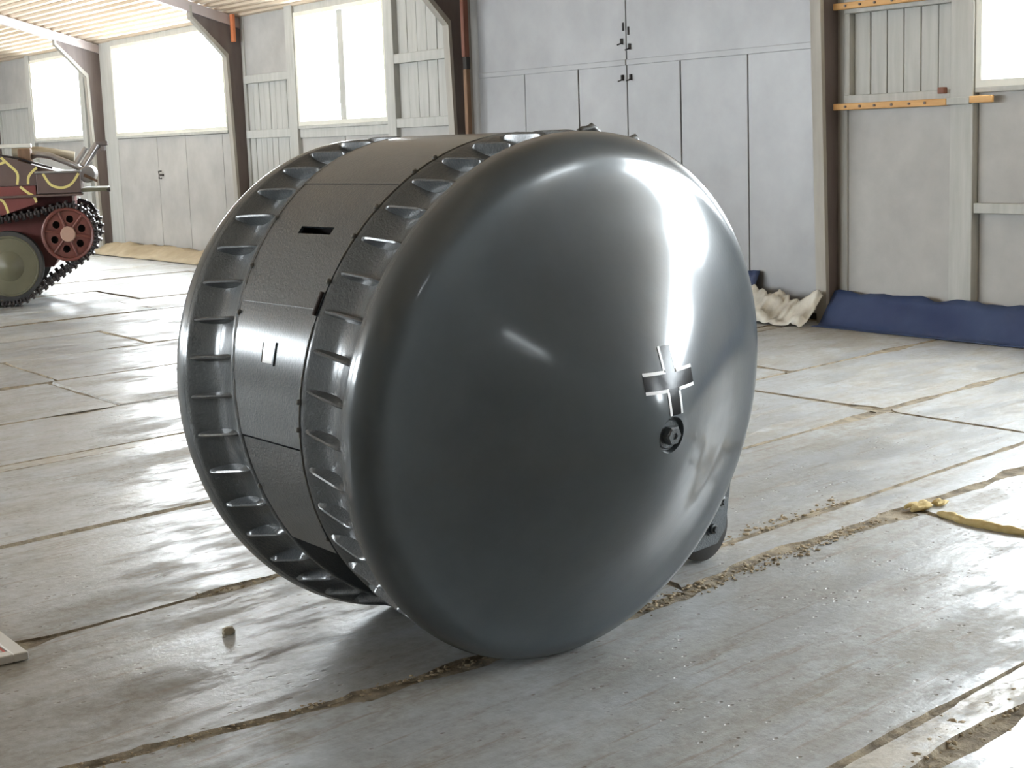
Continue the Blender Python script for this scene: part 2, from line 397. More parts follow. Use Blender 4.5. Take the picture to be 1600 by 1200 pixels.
# odd boards beside the posts
box('board_or_gap', (-12.985, -12.93, 8.80, 8.86, 2.30, EAVE), 'redbrown', wb); box('board_or_gap', (-12.985, -12.93, 8.81, 8.86, 0, 2.18), 'brownwood', wb)
box('board_or_gap', (-12.99, -12.93, 8.815, 8.865, 2.18, 2.30), 'dark', wb)  # dark block standing in for the shaded gap between the two boards
box('board_or_gap', (-18.13, -18.06, 8.80, 8.84, 2.80, 3.14), 'orange', wb)

# yellow nail battens
def batten(x0, x1, z, label, knobs):
    b = box('batten', (x0, x1, 8.868, 8.899, z-.024, z+.024), 'orange_wood', None, .004)
    tag(b, label, 'batten', 'battens on the wall')
    for k in knobs:
        bm = lathe(bmesh.new(), [(0, .008), (-.012, .010), (-.014, 0)], 8, lambda s, p, q: Vector((k+p, 8.869+s, z+q)))
        obj('nail_head', bm, 'web', b)
batten(-8.145, -7.10, 1.632, 'lower pine batten with nail heads, under the planked panel beside the post', [-8.02, -7.88, -7.74, -7.58, -7.42, -7.28])
batten(-6.905, -6.72, 1.640, 'short pine batten end below the corner of the cream framed window', [])
batten(-8.145, -6.95, 2.365, 'upper pine batten with nail heads, above the planked panel beside the post', [-8.02, -7.88, -7.74, -7.58, -7.42, -7.28])
box('batten_cover', (-7.10, -6.905, 8.87, 8.90, 1.61, 1.66), 'wood_paint', wb)
# short wooden turn-buckle on the panel corner
box('turn_block', (-7.17, -7.115, 8.86, 8.905, 1.69, 1.735), 'redbrown', wb)

# floor: dirt bed with separate concrete slabs
fl = obj('floor', bx(bmesh.new(), XL-.1, XR+.1, YO-.1, YW+.1, -.12, -.008), 'dirt'); tag(fl, kind='structure')
SK = .165
J1 = [(-9, -2.2), (0, -3.50), (1.41, -3.545), (1.96, -3.51), (2.36, -3.538), (3.02, -3.583), (3.27, -3.635), (3.75, -3.786), (4.43, -3.839), (4.78, -3.894), (9, -4.60)]
def bnd(x0, y):
    if x0 == -3.14:
        for (a, p), (b, q) in zip(J1, J1[1:]):
            if y <= b: return p+(q-p)*(y-a)/(b-a)
    return x0-SK*y
def slab(x0, x1, y0, y1, mat='slab', gap=.005, rag=.010):
    mids = (bnd(x0, (y0+y1)/2)+bnd(x1, (y0+y1)/2))/2
    cx, cy_ = mids, (y0+y1)/2
    near = max(abs(cx+2), abs(cy_-2)) < 9
    step = .04 if near else .25
    sides = (((x0, y0+gap), (x1, y0+gap)), ((x1, y0+gap), (x1, y1-gap)), ((x1, y1-gap), (x0, y1-gap)), ((x0, y1-gap), (x0, y0+gap)))
    loop = []
    for (xa, ya), (xb, yb) in sides:
        pa = Vector((bnd(xa, ya), ya)); pb = Vector((bnd(xb, yb), yb)); L = (pb-pa).length; n = max(2, int(L/step)); d = (pb-pa)/L; nrm = Vector((-d.y, d.x))
        for k in range(n):
            if xa == xb:
                y = ya+(yb-ya)*k/n; p = Vector((bnd(xa, y)+(gap if xa == x0 else -gap), y)); bad = xa in (-3.14,)
            else:
                p = pa+(pb-pa)*k/n; bad = False
            off = rag*(noise.noise(Vector((p.x*1.3, p.y*1.3, 3)))*.9+noise.noise(Vector((p.x*9, p.y*9, 5)))*.8)+random.uniform(0, rag*.5)
            ends = min(k, n-k)*step
            off += max(0, .03-ends*.6)*random.uniform(.3, 1)
            off += max(0, noise.noise(Vector((p.x*2.1, p.y*2.1, 11)))-.18)*.09*(rag/.010)
            if bad: off += .004+.05*max(0, noise.noise(Vector((p.x*5, p.y*5, 21)))+.1)+.02*max(0, noise.noise(Vector((p.x*17, p.y*17, 2))))
            loop.append((p, nrm, max(-.004, off)))
    tz = random.uniform(-.003, .003); tx, ty = random.uniform(-.0012, .0012), random.uniform(-.0012, .0012)
    bm = bmesh.new(); top = []; mid = []; bot = []
    for p, n, o in loop:
        q = p+n*(o+.010); m_ = p+n*(o*.95+.002)
        z = tz+(p.x-cx)*tx+(p.y-cy_)*ty
        top.append(bm.verts.new((q.x-cx, q.y-cy_, z))); mid.append(bm.verts.new((m_.x-cx, m_.y-cy_, z-.012))); bot.append(bm.verts.new((m_.x-cx, m_.y-cy_, -.06)))
    bm.faces.new(top); N = len(top)
    for i in range(N):
        j = (i+1) % N
        bm.faces.new((mid[i], mid[j], top[j], top[i])); bm.faces.new((bot[i], bot[j], mid[j], mid[i]))
    bmesh.ops.triangulate(bm, faces=[f_ for f_ in bm.faces if len(f_.verts) > 4])
    for f_ in bm.faces:
        if any(v.co.z < -.0055+tz-.004 for v in f_.verts): f_.material_index = 1
    o = obj('slab' if mat == 'slab' else 'mortar_strip', bm, mat, fl); o.location = (cx, cy_, 0); o.data.materials.append(M['dirt'])
rows = [-32.2, -30.9, -29.6, -28.3, -27.0, -25.7, -24.4, -23.1, -21.8, -20.5, -19.2, -17.9, -16.6, -15.3, -13.97, -12.9, -11.8, -10.63, -9.4, -8.15, -7.05, -6.9, -5.54, -4.36, -3.37, -3.14, -1.94, -1.78, -.55, .7, 1.95, 3.2, 4.45, 5.7, 6.95, 8.2, 9.5]
cross = {-9.4: (3.37,), -10.63: (3.45,), -11.8: (4.7,), -13.97: (5.8,), -3.14: (4.66,), -4.36: (6.25,), -5.54: (6.25,), -8.15: (5.9,), -15.3: (6.1,), -12.9: (3.6,), -3.37: (6.2,), -6.9: (.2, 6.9)}
for a, b in zip(rows, rows[1:]):
    lo, hi = YO, YW-.06
    if a < -14: lo = 1.0 if a > -24 else 4.0
    cs = cross.get(a)
    strip = b-a < .3
    if cs is None: cs = () if strip else (random.choice((2.0, 3.4, 5.2, 6.6)),)
    ys = [lo]+sorted({c for k in cs for c in (k-5.9, k, k+5.9) if lo+.6 < c < hi-.6})+[hi]
    if strip and a == -3.37: ys = [3.3, 6.2, hi]
    if strip and a == -7.05: ys = [lo, hi]
    if a == -4.36:
        slab(a, -3.14, lo, 3.3); ys = [3.3, 6.25, hi]
    for y0, y1 in zip(ys, ys[1:]): slab(a, b, y0, y1, 'mortar' if strip and a != -3.37 else 'slab', .005, .010)

# roof: corrugated sheet on both slopes, beams at the posts
SL = .29
def roof(name, ye, s):
    """corrugated sheet rising from the eave at ye"""
    bm = bmesh.new(); per = .125; n = int(6.9/per)
    prev = None
    for i in range(n+1):
        for dy, dz in ((0, 0), (.03, -.0), (.05, -.028), (.095, -.028), (.115, 0)):
            d = i*per+dy
            if d > 6.87: break
            y = ye-s*d; z = EAVE+SL*(d-.05)-.06+dz+.04
            cur = (bm.verts.new((XL-.1, y, z)), bm.verts.new((XR+.1, y, z)))
            if prev: bm.faces.new((prev[0], prev[1], cur[1], cur[0]))
            prev = cur
    o = obj(name, bm, 'ceiling'); tag(o, kind='structure')
    for x in posts:
        bm = bmesh.new(); f = lambda p, q, w: Vector((w, ye-s*p, q))
        za = lambda d: EAVE+SL*(d-.05)-.06
        prism(bm, [(.02, za(0)-.12), (6.75, za(6.75)-.12), (6.75, za(6.75)+.005), (.02, za(0)+.005)], x-.05, x+.05, f)
        obj('roof_beam', bm, 'beam', o)
    return o
ce = roof('ceiling', YW, 1)
ce2 = roof('ceiling', YO, -1)
bm = bmesh.new()
bx(bm, XL-.2, XR+.2, YO-.3, YW+.3, 5.6, 5.62)
rt = obj('trim_1', bmesh.ops and bx(bmesh.new(), XL, XR, YW-.06, YW, EAVE-.04, EAVE+.06), 'beam'); tag(rt, kind='structure'); bm.free()
rt2 = obj('trim_2', bx(bmesh.new(), XL, XR, YO, YO+.06, EAVE-.04, EAVE+.06), 'beam'); tag(rt2, kind='structure')

# cloths lying along the foot of the wall
def cloth(name, x0, x1, prof, mat, label, cat, amp=.015, nx=60, sc=2.5, group=None):
    bm = bmesh.new(); grid = []
    for i in range(nx+1):
        x = x0+(x1-x0)*i/nx; row = []
        for k, (y, z) in enumerate(prof):
            d = noise.noise(Vector((x*sc, k*.45, 1.7)))*amp+noise.noise(Vector((x*sc*3, k*.8, 9.7)))*amp*.4
            zz = max(.006+.002*k*0, z+d*(1 if z > .01 else .15)); row.append(bm.verts.new((x+d*.6, y-abs(d)*.5, zz)))
        grid.append(row)
    for A, B in zip(grid, grid[1:]):
        for k in range(len(prof)-1): bm.faces.new((A[k], A[k+1], B[k+1], B[k]))
    o = obj(name, bm, mat, None, True)
    md = o.modifiers.new('thick', 'SOLIDIFY'); md.thickness = .004; md.offset = 1
    tag(o, label, cat, group); return o
def lin(a, b, n): return [(a[0]+(b[0]-a[0])*k/n, a[1]+(b[1]-a[1])*k/n) for k in range(n+1)]
cloth('tarpaulin', -8.13, -3.3, lin((8.87, .25), (8.70, .02), 6)+lin((8.68, .006), (8.62, .006), 2), 'tarp', 'long blue tarpaulin strip along the wall foot, right of the bare post', 'tarpaulin', .035, 110, 3.5)
cloth('tarpaulin', -12.7, -8.98, lin((8.92, .36), (8.80, .10), 5)+lin((8.78, .02), (8.76, .008), 1), 'tarp', 'blue tarpaulin at the gate foot, mostly hidden behind the grey ball tank', 'tarpaulin', .03, 50)
cloth('crumpled_sheet', -9.6, -8.14, lin((8.76, .22), (8.68, .14), 4)+lin((8.60, .06), (8.52, .010), 3), 'foil', 'crumpled pale plastic sheet on the floor left of the bare post', 'sheet', .09, 110, 7)
cloth('ground_sheet', -22.6, -18.4, lin((8.93, .12), (8.72, .14), 3)+lin((8.6, .08), (8.4, .010), 3), 'beigetarp', 'beige cloth roll along the foot of the far double door', 'cloth', .06, 60, 3)

# ------------------------------------------------------------------ the ball tank
TL = .1153
veh = empty('ball_tank', (-3.81739, 2.57343, 0), math.atan2(.08369, .99649))   # local +X near wheel, -Y forward
tag(veh, 'glossy dark grey ball-shaped one-man tank with two ribbed wheels and a black cross', 'tank')
HW, HZ = .4015, .75
tab = [(0, 5), (.06, 14), (.12, 21), (.2, 25.5), (.3, 29), (.4, 31), (.47, 30), (.53, 25.5), (.58, 24), (.63, 19), (.67, 14), (.6842, 13)]
def slope(r):
    for (a, p), (b, q) in zip(tab, tab[1:]):
        if r <= b: return math.tan(R(p+(q-p)*(r-a)/(b-a)))
    return math.tan(R(13))
NR = 240; REDGE = .6841
cum = [0]
for i in range(NR): cum.append(cum[-1]+(slope(REDGE*i/NR)+slope(REDGE*(i+1)/NR))/2*REDGE/NR)
S0 = .1216+cum[-1]
def dome_s(r):
    t = min(r/REDGE*NR, NR-1e-6); i = int(t); return S0-(cum[i]+(cum[i+1]-cum[i])*(t-i))
SB, RB, SA, RA = -.2247, .7215, .0208, .7485
def trough(s):
    t = (s-SB)/(SA-SB)
    return RB+(RA-RB)*t-.032*math.sin(math.pi*min(1, max(0, (t-.06)/.86)))**1.0*(.75+.5*t) if .06 < t < .92 else RB+(RA-RB)*t
def chord(s): return RB+(RA-RB)*(s-SB)/(SA-SB)
# a wheel in its own frame: local +X outward along the axle, -Y forward, Z up
def wheel(sgn, ncleat, phase, back):
    fr = Matrix.Translation((sgn*HW, back, HZ)) @ Matrix.Rotation(sgn*TL, 4, 'Y') @ (Matrix.Identity(4) if sgn > 0 else Matrix.Diagonal((-1, 1, 1, 1)))
    # mirrored copies are baked so that no object carries a negative scale
    def fin(o, sm=None):
        if sgn < 0:
            o.data.transform(Matrix.Diagonal((-1, 1, 1, 1))); o.data.flip_normals()
        return o
    place = Matrix.Translation((sgn*HW, back, HZ)) @ Matrix.Rotation(sgn*TL, 4, 'Y')
    N = 180
    prof = [(SB, .30), (SB, RB-.004), (SB+.004, RB)]
    for k in range(1, 25): s = SB+.004+(SA-SB-.004)*k/24; prof.append((s, trough(s)))
    band = fin(obj('tread_band', lathe(bmesh.new(), prof, N, ident), 'band', veh, autos=50)); band.matrix_local = place
    # rim roll and dome
    prof = [(SA-.012, RA-.004)]
    a0, a1 = 78, 28     # normal angle from the axle
    prof = [(SA-.004, RA-.006), (SA, RA+.0004), (SA+.006, RA+.0010)]
    for k in range(0, 15): a = R(90+(13-90)*k/14); prof.append((.0388+.085*math.cos(a), .665+.085*math.sin(a)))
    r0 = .0
    for k in range(1, 70): r = REDGE*(1-k/70); prof.append((dome_s(r), max(r, 0)))
    prof.append((dome_s(0), 0))
    bm = lathe(bmesh.new(), prof, N, ident)
    if sgn > 0:   # round recess for the axle bolt
        cy_, cz_, rr = .0170, -.0095, .050
        dele = [v for v in bm.verts if (v.co.y-cy_)**2+(v.co.z-cz_)**2 < (rr*1.0)**2 and v.co.x > .2]
        bmesh.ops.delete(bm, geom=dele, context='VERTS')
        be = [e for e in bm.edges if e.is_boundary and e.verts[0].co.x > .2]
        vs_ = {v for e in be for v in e.verts}
        for v in vs_:
            d = Vector((v.co.y-cy_, v.co.z-cz_)); d = d.normalized()*rr
            y, z = cy_+d.x, cz_+d.y; v.co = (dome_s(math.hypot(y, z)), y, z)
        ret = bmesh.ops.extrude_edge_only(bm, edges=be)
        nv = [v for v in ret['geom'] if isinstance(v, bmesh.types.BMVert)]
        for v in nv: v.co = (S0-.026, cy_+(v.co.y-cy_)*.93, cz_+(v.co.z-cz_)*.93)
        ne = [e for e in ret['geom'] if isinstance(e, bmesh.types.BMEdge) and e.is_boundary]
        bmesh.ops.contextual_create(bm, geom=ne)
    dome = fin(obj('wheel_dome', bm, 'dome', veh, autos=35)); dome.matrix_local = place
    # cleats: plates that bridge the trough of the band
    bm = bmesh.new(); n = 12; t0, t1 = .07, .93; th = .008
    rows_ = []
    for k in range(n+1):
        s = SB+(SA-SB)*(t0+(t1-t0)*k/n); e = .5-abs(k/n-.5)
        lo = trough(s)-.012; hi = chord(s)-.001+min(.006, e*.03)-(.006 if k in (0, n) else 0)
        rows_.append([bm.verts.new((s, -lo, -th*1.3)), bm.verts.new((s, -hi+.003, -th*.55)), bm.verts.new((s, -hi, 0)), bm.verts.new((s, -hi+.003, th*.55)), bm.verts.new((s, -lo, th*1.6))])
    for A, B in zip(rows_, rows_[1:]):
        for i in range(4): bm.faces.new((A[i], A[i+1], B[i+1], B[i]))
    bm.faces.new(rows_[0]); bm.faces.new(rows_[-1])
    c0 = fin(obj('cleat', bm, 'band', band, autos=40))
    for k in range(ncleat):
        c = c0 if k == 0 else c0.copy()
        if k: col.objects.link(c)
        c.parent = band; c.rotation_euler = (R(-(phase+360*k/ncleat)), 0, 0)
    return band, dome
b1, d1 = wheel(1, 42, 5.8, 0)
b2, d2 = wheel(-1, 41, 1.2, .021)
# bolt in the recess
cyb, czb = .0170, -.0095
bm = bmesh.new(); f = lambda s, y, z: Vector((S0-.026+s, cyb+y, czb+z))
lathe(bm, [(0, .040), (.006, .040), (.008, .037), (.008, 0)], 32, f)
obj('washer', bm, 'drum', d1, autos=30)
bm = bmesh.new(); lathe(bm, [(.008, .027), (.026, .027), (.031, .023), (.031, .010), (.026, .008), (.026, 0)], 6, f)
obj('hub_bolt', bm, 'drum', d1)
# cross: black bars between white flank lines, lying on the dome
CX, CZ = .0325, .131     # local y, z of its centre (forward is -y)
def decal(name, rects, mat, lift):
    bm = bmesh.new()
    for y0, y1, z0, z1 in rects:
        ny, nz = max(1, int((y1-y0)/.008)), max(1, int((z1-z0)/.008)); gr = []
        for i in range(ny+1):
            for j in range(nz+1):
                y = CX+y0+(y1-y0)*i/ny; z = CZ+z0+(z1-z0)*j/nz
                r = math.hypot(y, z); nrm = Vector((1, y/r*slope(r), z/r*slope(r))).normalized()
                gr.append(bm.verts.new(Vector((dome_s(r), y, z))+nrm*lift))
        for i in range(ny):
            for j in range(nz):
                a = i*(nz+1)+j; bm.faces.new((gr[a], gr[a+1], gr[a+nz+2], gr[a+nz+1]))
    bmesh.ops.remove_doubles(bm, verts=bm.verts, dist=.0003)
    o = obj(name, bm, mat, d1, True)
    return o
A_, V_, H_, T_ = .0995, .0870, .024, .0085
tag(decal('cross_black', [(-A_, A_, -.019, .019), (-.019, .019, -V_, -.019), (-.019, .019, .019, V_)], 'black', .0012), 'black cross')
wl_ = []
for s in (-1, 1):
    for q in (-1, 1):
        ya, yb = sorted((s*.019, s*A_)); za, zb = sorted((q*.019, q*(.019+T_))); wl_.append((ya, yb, za, zb))
        ya, yb = sorted((s*.019, s*(.019+T_))); za, zb = sorted((q*.019, q*V_)); wl_.append((ya, yb, za, zb))
tag(decal('cross_outline', wl_, 'whitemark', .0016), 'white flank lines of the cross')

# drum between the wheels
def circ(sgn, ang, r, s=SB):
    m = Matrix.Translation((sgn*HW, .021 if sgn < 0 else 0, HZ)) @ Matrix.Rotation(sgn*TL, 4, 'Y')
    return m @ Vector((sgn*s, -r*math.cos(ang), r*math.sin(ang)))
RD = .7228
def dpt(ang, t, r=RD): return circ(-1, ang, r, SB+.002)*(1-t)+circ(1, ang, r, SB+.002)*t
def drum_plate(name, a0, a1, t0=0, t1=1, r=RD, th=.008, hole=None, mat='drum', parent=None, label=None):
    bm = bmesh.new()
    tcut = sorted({t0, t1, *([hole[2], hole[3]] if hole else [])}); acut = sorted({a0, a1, *([hole[0], hole[1]] if hole else [])})
    ts = []
    for p, q in zip(tcut, tcut[1:]): ts += [p+(q-p)*k/5 for k in range(5)]
    ts.append(tcut[-1]); an = []
    for p, q in zip(acut, acut[1:]):
        n = max(1, int((q-p)/2)); an += [p+(q-p)*k/n for k in range(n)]
    an.append(acut[-1])
    lay = []
    for rr in (r, r-th): lay.append([[bm.verts.new(dpt(R(a), t, rr)) for t in ts] for a in an])
    def inh(i, j):
        a = (an[i]+an[i+1])/2; t = (ts[j]+ts[j+1])/2
        return hole and hole[0] < a < hole[1] and hole[2] < t < hole[3]
    for i in range(len(an)-1):
        for j in range(len(ts)-1):
            if inh(i, j): continue
            for L in lay: bm.faces.new((L[i][j], L[i+1][j], L[i+1][j+1], L[i][j+1]))
            for (p, q), (ni, nj) in zip((((i, j), (i+1, j)), ((i, j+1), (i+1, j+1)), ((i, j), (i, j+1)), ((i+1, j), (i+1, j+1))), ((i, j-1), (i, j+1), (i-1, j), (i+1, j))):
                out = not (0 <= ni < len(an)-1 and 0 <= nj < len(ts)-1) or inh(ni, nj)
                if out: bm.faces.new((lay[0][p[0]][p[1]], lay[0][q[0]][q[1]], lay[1][q[0]][q[1]], lay[1][p[0]][p[1]]))
    o = obj(name, bm, mat, parent or veh, autos=35)
    if label: tag(o, label)
    return o
p_low = drum_plate('hull_plate', -34.5, -7.75, .03, .985)
p_mid = drum_plate('hull_plate', -7.35, 24, .008, .997)
p_top = drum_plate('hull_plate', 24, 55.3, .008, .997, hole=(40.1, 42.1, .36, .72), label='hull plate with a vision slit')
p_roof = drum_plate('hull_plate', 55.5, 118, .008, .997, r=RD+.001)
p_back = drum_plate('hull_plate', 118.3, 212, .012, .992)
drum_plate('cross_strap', 22.8, 25.4, .03, .965, RD+.006, .008)
box_bm = bmesh.new()
for a in (36, 46): pass
for t in (.30, .78): pass
vs_ = [[dpt(R(a), t, q) for a in (39, 43.2) for t in (.30, .78)] for q in (RD-.01, RD-.09)]
A = [box_bm.verts.new(v) for v in vs_[0]]; B = [box_bm.verts.new(v) for v in vs_[1]]
box_bm.faces.new((B[0], B[1], B[3], B[2]))
for i, j in ((0, 1), (1, 3), (3, 2), (2, 0)): box_bm.faces.new((A[i], A[j], B[j], B[i]))
obj('slit_box', box_bm, 'shade_dark', p_top)
# small white window in the front plate
drum_plate('window_frame', 9.5, 14.6, .405, .595, RD+.004, .006, hole=(9.9, 14.2, .425, .575), parent=p_mid)
drum_plate('window_pane', 9.9, 14.2, .425, .575, RD+.002, .004, mat='pane_white', parent=p_mid, label='small white window pane')
# dark inner body, added so the drum's gaps read as a dark void
bm = bmesh.new()
ring = []
for k in range(72):
    a = 2*math.pi*k/72; ring.append([bm.verts.new(circ(s, a, .66, SB-.02)) for s in (-1, 1)])
for k in range(72):
    A, B = ring[k], ring[(k+1) % 72]; bm.faces.new((A[0], B[0], B[1], A[1]))
obj('dark_inner_body', bm, 'shade_dark', veh, True)
# weld beads along both edges of the drum
for sgn, segs in ((-1, ((-6, 118), )), (1, ((-26, 19), (34, 118)))):
    for a0, a1 in segs:
        pts = []; rad = []
        for k in range(int((a1-a0)*2)+1):
            a = a0+k*.5; n_ = noise.noise(Vector((a*.35, sgn*3, 0)))
            pts.append(circ(sgn, R(a), RD-.0022+.0008*n_, SB-.001+.002*n_)); rad.append(.0036+.0035*max(0, noise.noise(Vector((a*.8, 5, sgn)))))
        obj('weld_bead', tube(bmesh.new(), pts, rad, 6), 'bead', veh, True)
for sgn, a in ((1, 60), (1, 48), (1, 40), (1, -3), (1, 3), (-1, 44), (-1, 31), (-1, 20), (1, 29), (1, -30), (1, 66), (-1, -20)):
    bm = bmesh.new(); bmesh.ops.create_icosphere(bm, subdivisions=2, radius=.008)
    for v in bm.verts: v.co *= 1+.3*noise.noise(v.co*200+Vector((a, 0, 0)))
    o = obj('weld_blob', bm, 'bead', veh, True); o.location = circ(sgn, R(a), RD+.0005, SB-.003)
# hinge parts at the right end of the strap
bm = bmesh.new(); p = dpt(R(23), .972, RD+.003)
tube(bm, [dpt(R(21.4), .975, RD+.004), dpt(R(26.6), .975, RD+.004)], .006, 8); obj('hinge_pin', bm, 'shade_dark', veh)
# two rough lugs standing on the near tread, just behind its top
for a, h in ((97, .022), (110, .030)):
    bm = bmesh.new(); rad = Vector((0, -math.cos(R(a)), math.sin(R(a)))); tg = Vector((0, math.sin(R(a)), math.cos(R(a)))); o_ = Vector((-.035, 0, 0))+rad*(RA-.012)
    tube(bm, [o_-tg*.040+rad*.004, o_-tg*.028+rad*h*.55, o_-tg*.010+rad*h*.7, o_+tg*.006+rad*h, o_+tg*.018+rad*h*.8, o_+tg*.034+rad*h*.45, o_+tg*.046], [.008, .009, .008, .012, .010, .009, .007], 8)
    obj('tread_lug', bm, 'bead', b1, True)
# tail wheel on its fork behind the drum
def tf(p, q, w): return Vector((w, -p, q))     # p forward, q up
out = [(-.70, .50), (-.93, .46), (-1.095, .285), (-1.063, .112), (-1.02, .066), (-.90, .058), (-.66, .22)]
for w in (-.075, .052):
    fk = obj('tail_fork', prism(bmesh.new(), out, w, w+.012, tf), 'drum', veh)
    s = 1 if w > 0 else -1; wx = w+(.012 if w > 0 else 0)
    for (p, q) in ((-.99, .125), (-1.035, .215)):
        bm = bmesh.new(); f = lambda a, y, z: Vector((wx+s*a, -p+y, q+z))
        lathe(bm, [(0, .026), (.004, .026), (.004, .018), (.016, .018), (.018, .012), (.028, .011), (.028, 0)], 6 if q > .2 else 12, f)
        obj('bolt', bm, 'drum', fk)
bm = bmesh.new(); f = lambda a, y, z: Vector((a, .99+y, .125+z))
lathe(bm, [(-.05, 0), (-.05, .05), (-.045, .105), (-.03, .122), (.03, .122), (.045, .105), (.05, .05), (.05, 0)], 40, f)
obj('tail_wheel', bm, 'rubber', veh, autos=40)

# ------------------------------------------------------------------ the camouflaged tank at the left
tk = empty('light_tank', (-15.33453, 4.94728, 0), R(67.1))      # local X along its side, Y into depth, Z up
tk.scale = (.945, 1, 1)
tag(tk, 'small maroon and olive camouflaged tank with yellow stripes and a red idler wheel', 'tank')
def side(p, q, w): return Vector((p, w, q))
def wheel_at(x, z, r, y0, y1, prof, mat, name, seg=48):
    f = lambda s, a, b: Vector((x+a*r, y0+s*(y1-y0), z+b*r)); return obj(name, lathe(bmesh.new(), prof, seg, f), mat, tk, autos=35)
for i, x in enumerate((-.055, -.87, -1.69)):
    w = wheel_at(x, .40, .345, .03, .22, [(0, .86), (-.02, .93), (0, 1), (1, 1), (1, 0)], 'rubber', 'tyre')
    f = lambda s, a, b: Vector((x+a, .03+s, .40+b))
    d = obj('wheel_disc', lathe(bmesh.new(), [(.0, .305), (-.008, .298), (-.008, .285), (.004, .28), (-.01, .15), (-.018, .14), (-.05, .05), (-.06, .03), (-.062, 0)], 48, f), 'olive', tk, autos=25)
    for k in range(14):
        a = 2*math.pi*k/14
        bm = bmesh.new(); bmesh.ops.create_icosphere(bm, subdivisions=1, radius=.008, matrix=Matrix.Translation((x+.292*math.cos(a), .02, .40+.292*math.sin(a)))); obj('rivet', bm, 'olive', d)
# idler with six round holes
ix, iz, ir = .565, .693, .27
def idler():
    bm = bmesh.new(); f = lambda s, a, b: Vector((ix+a, .02+s, iz+b))
    lathe(bm, [(.0, ir), (-.02, ir), (-.026, ir-.012), (-.02, ir-.03), (.01, ir-.038), (.16, ir-.038), (.16, ir), (.0, ir)], 48, f)
    root = obj('idler_wheel', bm, 'idler', tk, autos=30)
    # web with holes: ring grid, holes opened round six centres
    bm = bmesh.new(); hc, hr = .15, .038; n = 120
    for k in range(6):
        a0 = 2*math.pi*k/6+.35; c = Vector((math.cos(a0)*hc, math.sin(a0)*hc))
        inn = []; outr = []
        m = 24
        for j in range(m):
            t = 2*math.pi*j/m; d = Vector((math.cos(t), math.sin(t))); h = c+d*hr
            # outer cell boundary: sector between r .07 and ir-.036, half width 30 degrees
            lo, hi = 0, .3
            for _ in range(22):
                mid = (lo+hi)/2; q = c+d*mid; rr = q.length; da = (math.atan2(q.y, q.x)-a0+math.pi) % (2*math.pi)-math.pi
                if .06 <= rr <= ir-.034 and abs(da) <= math.pi/6: lo = mid
                else: hi = mid
            o_ = c+d*lo
            inn.append(bm.verts.new((ix+h.x, .03, iz+h.y))); outr.append(bm.verts.new((ix+o_.x, .035, iz+o_.y)))
        dn = [bm.verts.new((v.co.x, .07, v.co.z)) for v in inn]
        for j in range(m):
            l = (j+1) % m; bm.faces.new((inn[j], inn[l], outr[l], outr[j])); bm.faces.new((inn[j], inn[l], dn[l], dn[j]))
    obj('idler_web', bm, 'idler', root)
    bm = bmesh.new(); lathe(bm, [(.10, ir-.05), (.10, 0)], 32, f); obj('idler_back', bm, 'dark', root)
    for k in range(6):
        a0 = 2*math.pi*k/6+.35+math.pi/6; d = Vector((math.cos(a0), 0, math.sin(a0))); c = Vector((ix, .022, iz))
        obj('rib', tube(bmesh.new(), [c+d*.08, c+d*(ir-.035)], .014, 6), 'idler', root)
    bm = bmesh.new(); lathe(bm, [(.02, .08), (-.01, .078), (-.02, .07), (-.02, 0)], 32, f); obj('hub_cap', bm, 'hub_pink', root, autos=30)
idler()
# track: links round road wheels, idler and sprocket
def arc(cx, cz, r, a0, a1, n): return [(cx+r*math.cos(R(a0+(a1-a0)*k/n)), cz+r*math.sin(R(a0+(a1-a0)*k/n))) for k in range(n+1)]
path = arc(-.055, .40, .37, -90, -53, 8)+arc(ix, iz, ir+.025, -53, 100, 26)+[(.30, .935), (.0, .885), (-.4, .86), (-1.0, .86), (-1.6, .87), (-2.1, .93)]+arc(-2.28, .62, .3, 80, 250, 20)+arc(-1.69, .40, .37, -125, -90, 6)
path.append(path[0])
# resample at the link pitch
L = [0]
for a, b in zip(path, path[1:]): L.append(L[-1]+math.hypot(b[0]-a[0], b[1]-a[1]))
nl = int(L[-1]/.075)
def at(d):
    d %= L[-1]
    for i in range(len(path)-1):
        if d <= L[i+1]:
            t = (d-L[i])/max(1e-9, L[i+1]-L[i]); return Vector((path[i][0]+(path[i+1][0]-path[i][0])*t, path[i][1]+(path[i+1][1]-path[i][1])*t))
    return Vector(path[-1])
bm = bmesh.new()
bx(bm, -.034, .034, 0, .26, -.010, .010, .003)
bx(bm, -.012, .012, 0, .26, -.034, -.008, .003)      # grouser, outward
bx(bm, -.02, .02, .11, .15, .008, .06, .004)          # guide horn
bx(bm, -.03, -.008, -.018, .02, -.012, .03, .003); bx(bm, .010, .03, -.018, .02, -.012, .03, .003)
l0 = obj('track_link', bm, 'track', tk)
for k in range(nl):
    p = at(k*L[-1]/nl); q = at(k*L[-1]/nl+.02)-at(k*L[-1]/nl-.02)
    c = l0 if k == 0 else l0.copy()
    if k: col.objects.link(c)
    c.parent = tk; c.location = (p.x, 0, p.y); c.rotation_euler = (0, -math.atan2(q.y, q.x), 0)
wheel_at(-2.28, .62, .275, .03, .22, [(0, 0), (0, .8), (.1, 1), (.9, 1), (1, .8), (1, 0)], 'idler', 'sprocket')
